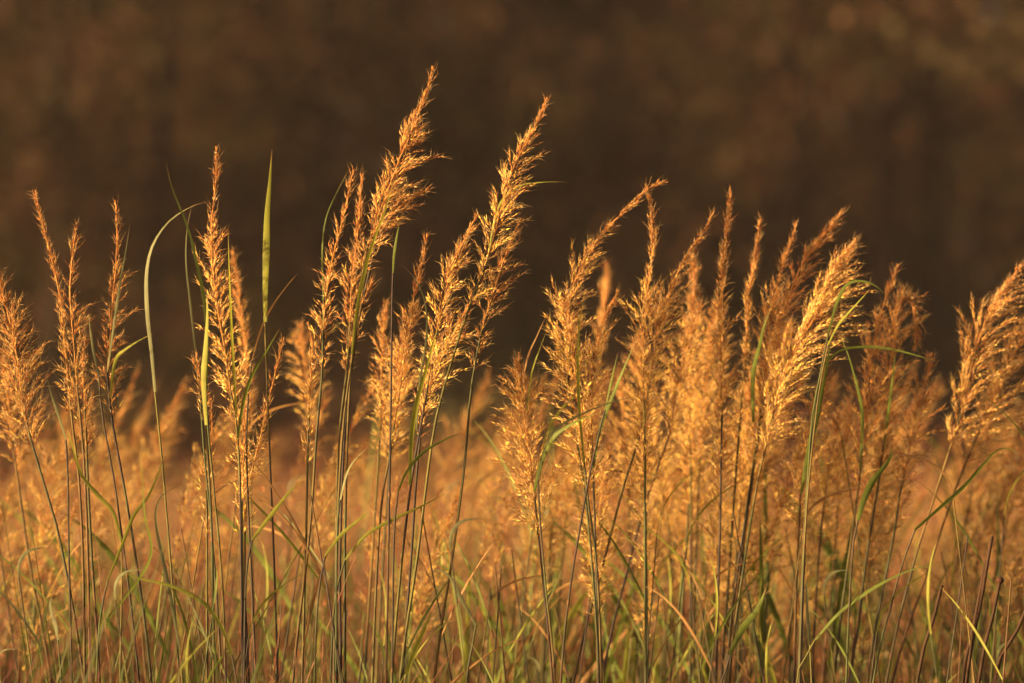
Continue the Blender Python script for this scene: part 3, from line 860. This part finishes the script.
def tree_proto(h, r, crown0, label):
    root = empty('forest_tree', (0, 0, 0), label, 'tree', 'trees at the edge of the wood')
    mb = MB()
    n = 14
    z = np.linspace(h, -.1, n)
    Pt = np.stack([np.cumsum(rng.normal(size=n) * .05), np.cumsum(rng.normal(size=n) * .05), z], 1)
    Pt[:, :2] -= Pt[-1, :2]
    rad = r * (.25 + .75 * (1 - z / h)) + r * .35 * np.exp(-np.maximum(z, 0) / .4)
    tube(mb, Pt, rad, np.array([.018, .011, .008]), 10)
    cs = []
    for k in range(26):
        zz = rng.uniform(crown0 * .55, h * .97)
        p0 = np.array([np.interp(zz, z[::-1], Pt[::-1, 0]), np.interp(zz, z[::-1], Pt[::-1, 1]), zz])
        az = rng.uniform(0, 2 * PI)
        ln = rng.uniform(.8, 2.6) * (1.15 - .6 * zz / h)
        e = p0 + np.array([math.cos(az), math.sin(az), rng.uniform(.05, .5)]) * ln
        m_ = (p0 + e) / 2 + np.array([0, 0, .12 * ln])
        tube(mb, spline([p0, m_, e], 6), np.linspace(r * .22, .012, 6), np.array([.018, .011, .008]), 5)
        if zz > crown0:
            cs += [m_, e, e + rng.normal(size=3) * .5]
    obj('trunk', mb.mesh('trunk', M_BARK, True), root)
    cb = MB()
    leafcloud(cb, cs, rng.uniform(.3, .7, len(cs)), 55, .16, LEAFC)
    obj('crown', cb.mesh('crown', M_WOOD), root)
    return root


tp = [tree_proto(13, .25, 4.2, 'dim trunk among the darkest part of the wood'), tree_proto(15, .25, 5.0, 'x'), tree_proto(11, .15, 3.0, 'x'), tree_proto(12, .17, 2.2, 'x')]
spots = [(788, 36.2, 0, 'straight dark trunk standing alone above the plume with separate branches'), (882, 36.5, 1, 'thick dark trunk of the close pair above the brown pointed plume'),
         (921, 37.2, 0, 'slimmer trunk of the close pair, nearer to the corner of the wood'), (985, 44, 3, None), (1060, 41, 2, None), (1150, 40, 0, None),
         (700, 47, 2, None), (600, 48, 3, None), (520, 46, 2, None), (420, 50, 0, None), (330, 47, 3, None), (240, 49, 2, None), (150, 45, 3, None), (60, 48, 0, None), (-30, 43, 3, None), (-140, 42, 1, None), (-260, 44, 2, None), (1260, 43, 3, None), (840, 50, 1, None), (465, 55, 1, None), (100, 54, 1, None), (660, 55, 1, None)]
# unseen trees added on the sun side to cast shade over the wood
for tx, ty, t_, k in [(-11, 44, 22, 1), (-6, 43, 21, 1), (-4, 41, 27, 3), (1, 40, 26, 1), (3.2, 42, 22, 2), (5, 39, 27, 1), (7, 41, 23, 0), (9.5, 38, 28, 1), (11, 39, 24, 0), (13, 43, 28, 1), (6, 44, 30, 1), (9, 46, 24, 0), (15, 47, 25, 1), (2, 46, 24, 1), (3.9, 36.3, 20, 1), (5.2, 36.6, 17, 0), (6.2, 37.2, 23, 1), (7.5, 37.5, 19, 1), (-13, 47, 24, 0)]:
    X_, Y_ = tx - t_ * .927, ty - t_ * .375
    spots.append((512 + X_ / Y_ * FPX, Y_, k, None))
used = set()
for px, Y, k, lab in spots:
    x = (px - 512) / FPX * Y
    lab2 = lab or 'leafy tree at the shaded edge of the wood'
    rz, sc = rng.uniform(0, 6.28), rng.uniform(.92, 1.12)
    if k not in used:
        used.add(k)
        o = tp[k]
        o.location, o.rotation_euler, o.scale = (x, Y, 0), (0, 0, rz), (sc,) * 3
    else:
        o = copy_tree(tp[k], (x, Y, 0), rz, sc)
    o['label'] = lab2
    o['group'] = 'trees at the edge of the wood'

# a leaning dead limb seen between the trunks
q = [np.array([5.0, 39.4, 5.7]), np.array([5.7, 39.2, 5.0]), np.array([6.5, 39.0, 4.0]), np.array([8.9, 38.6, .0])]
root = empty('dead_branch', q[-1], 'bare dead branch leaning across between the dark trunks', 'branch')
mb = MB()
tube(mb, spline([p_ - q[-1] for p_ in q], 16), np.linspace(.03, .07, 16), np.array([.045, .03, .024]), 8)
obj('limb', mb.mesh('limb', M_BARK, True), root)

sh = []
for k in range(4):
    root = empty('bush', (0, 0, 0), 'dark rounded bush growing along the foot of the wood', 'bush', 'bushes along the foot of the wood')
    cs = [np.array([rng.normal() * .8, rng.normal() * .6, abs(rng.normal()) * .9 + .5]) for _ in range(26)]
    cb = MB()
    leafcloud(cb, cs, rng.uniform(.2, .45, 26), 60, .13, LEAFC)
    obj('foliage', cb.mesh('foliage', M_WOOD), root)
    mb = MB()
    for c in cs[:9]:
        tube(mb, spline([np.array([c[0] * .15, c[1] * .15, 0]), c * np.array([.5, .5, .6]), c], 6), np.linspace(.03, .008, 6), np.array([.05, .03, .02]), 5)
    obj('stem', mb.mesh('stem', M_BARK), root)
    sh.append(root)
for k in range(30):
    px = -320 + 1660 * (k + rng.uniform(-.4, .4)) / 29
    Y = rng.uniform(37, 46)
    x = (px - 512) / FPX * Y
    if k < 4:
        o = sh[k]
        o.location, o.rotation_euler, o.scale = (x, Y, 0), (0, 0, rng.uniform(0, 6.28)), (rng.uniform(.9, 1.4),) * 3
    else:
        copy_tree(sh[k % 4], (x, Y, 0), rng.uniform(0, 6.28), rng.uniform(.9, 1.5))

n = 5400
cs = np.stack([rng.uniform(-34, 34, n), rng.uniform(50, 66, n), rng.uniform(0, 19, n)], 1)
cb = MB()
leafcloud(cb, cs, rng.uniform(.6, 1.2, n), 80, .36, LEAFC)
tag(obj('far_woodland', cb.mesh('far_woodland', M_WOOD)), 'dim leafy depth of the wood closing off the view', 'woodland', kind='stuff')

# ------------------------------------------------------------------ the golden evening air
mb = MB()
x0, x1, y0, y1, z0, z1 = -40, 40, -4, 72, -1.0, 24
V = np.array([[x, y, z] for z in (z0, z1) for y in (y0, y1) for x in (x0, x1)], float)
mb.add(V, np.array([[0, 2, 3, 1], [4, 5, 7, 6], [0, 1, 5, 4], [2, 6, 7, 3], [0, 4, 6, 2], [1, 3, 7, 5]]), np.ones(3))
hm = bpy.data.materials.new('evening_haze')
hm.use_nodes = True
hn = hm.node_tree.nodes
hn.remove(hn['Principled BSDF'])
pv = hn.new('ShaderNodeVolumePrincipled')
pv.inputs['Color'].default_value = (.9, .86, .82, 1)
pv.inputs['Density'].default_value = 0.00027
pv.inputs['Anisotropy'].default_value = 0.0
hm.node_tree.links.new(pv.outputs[0], hn['Material Output'].inputs['Volume'])
ho = obj('haze', mb.mesh('haze', hm))
tag(ho, 'thin golden evening haze in the air over the meadow', 'haze', kind='stuff')
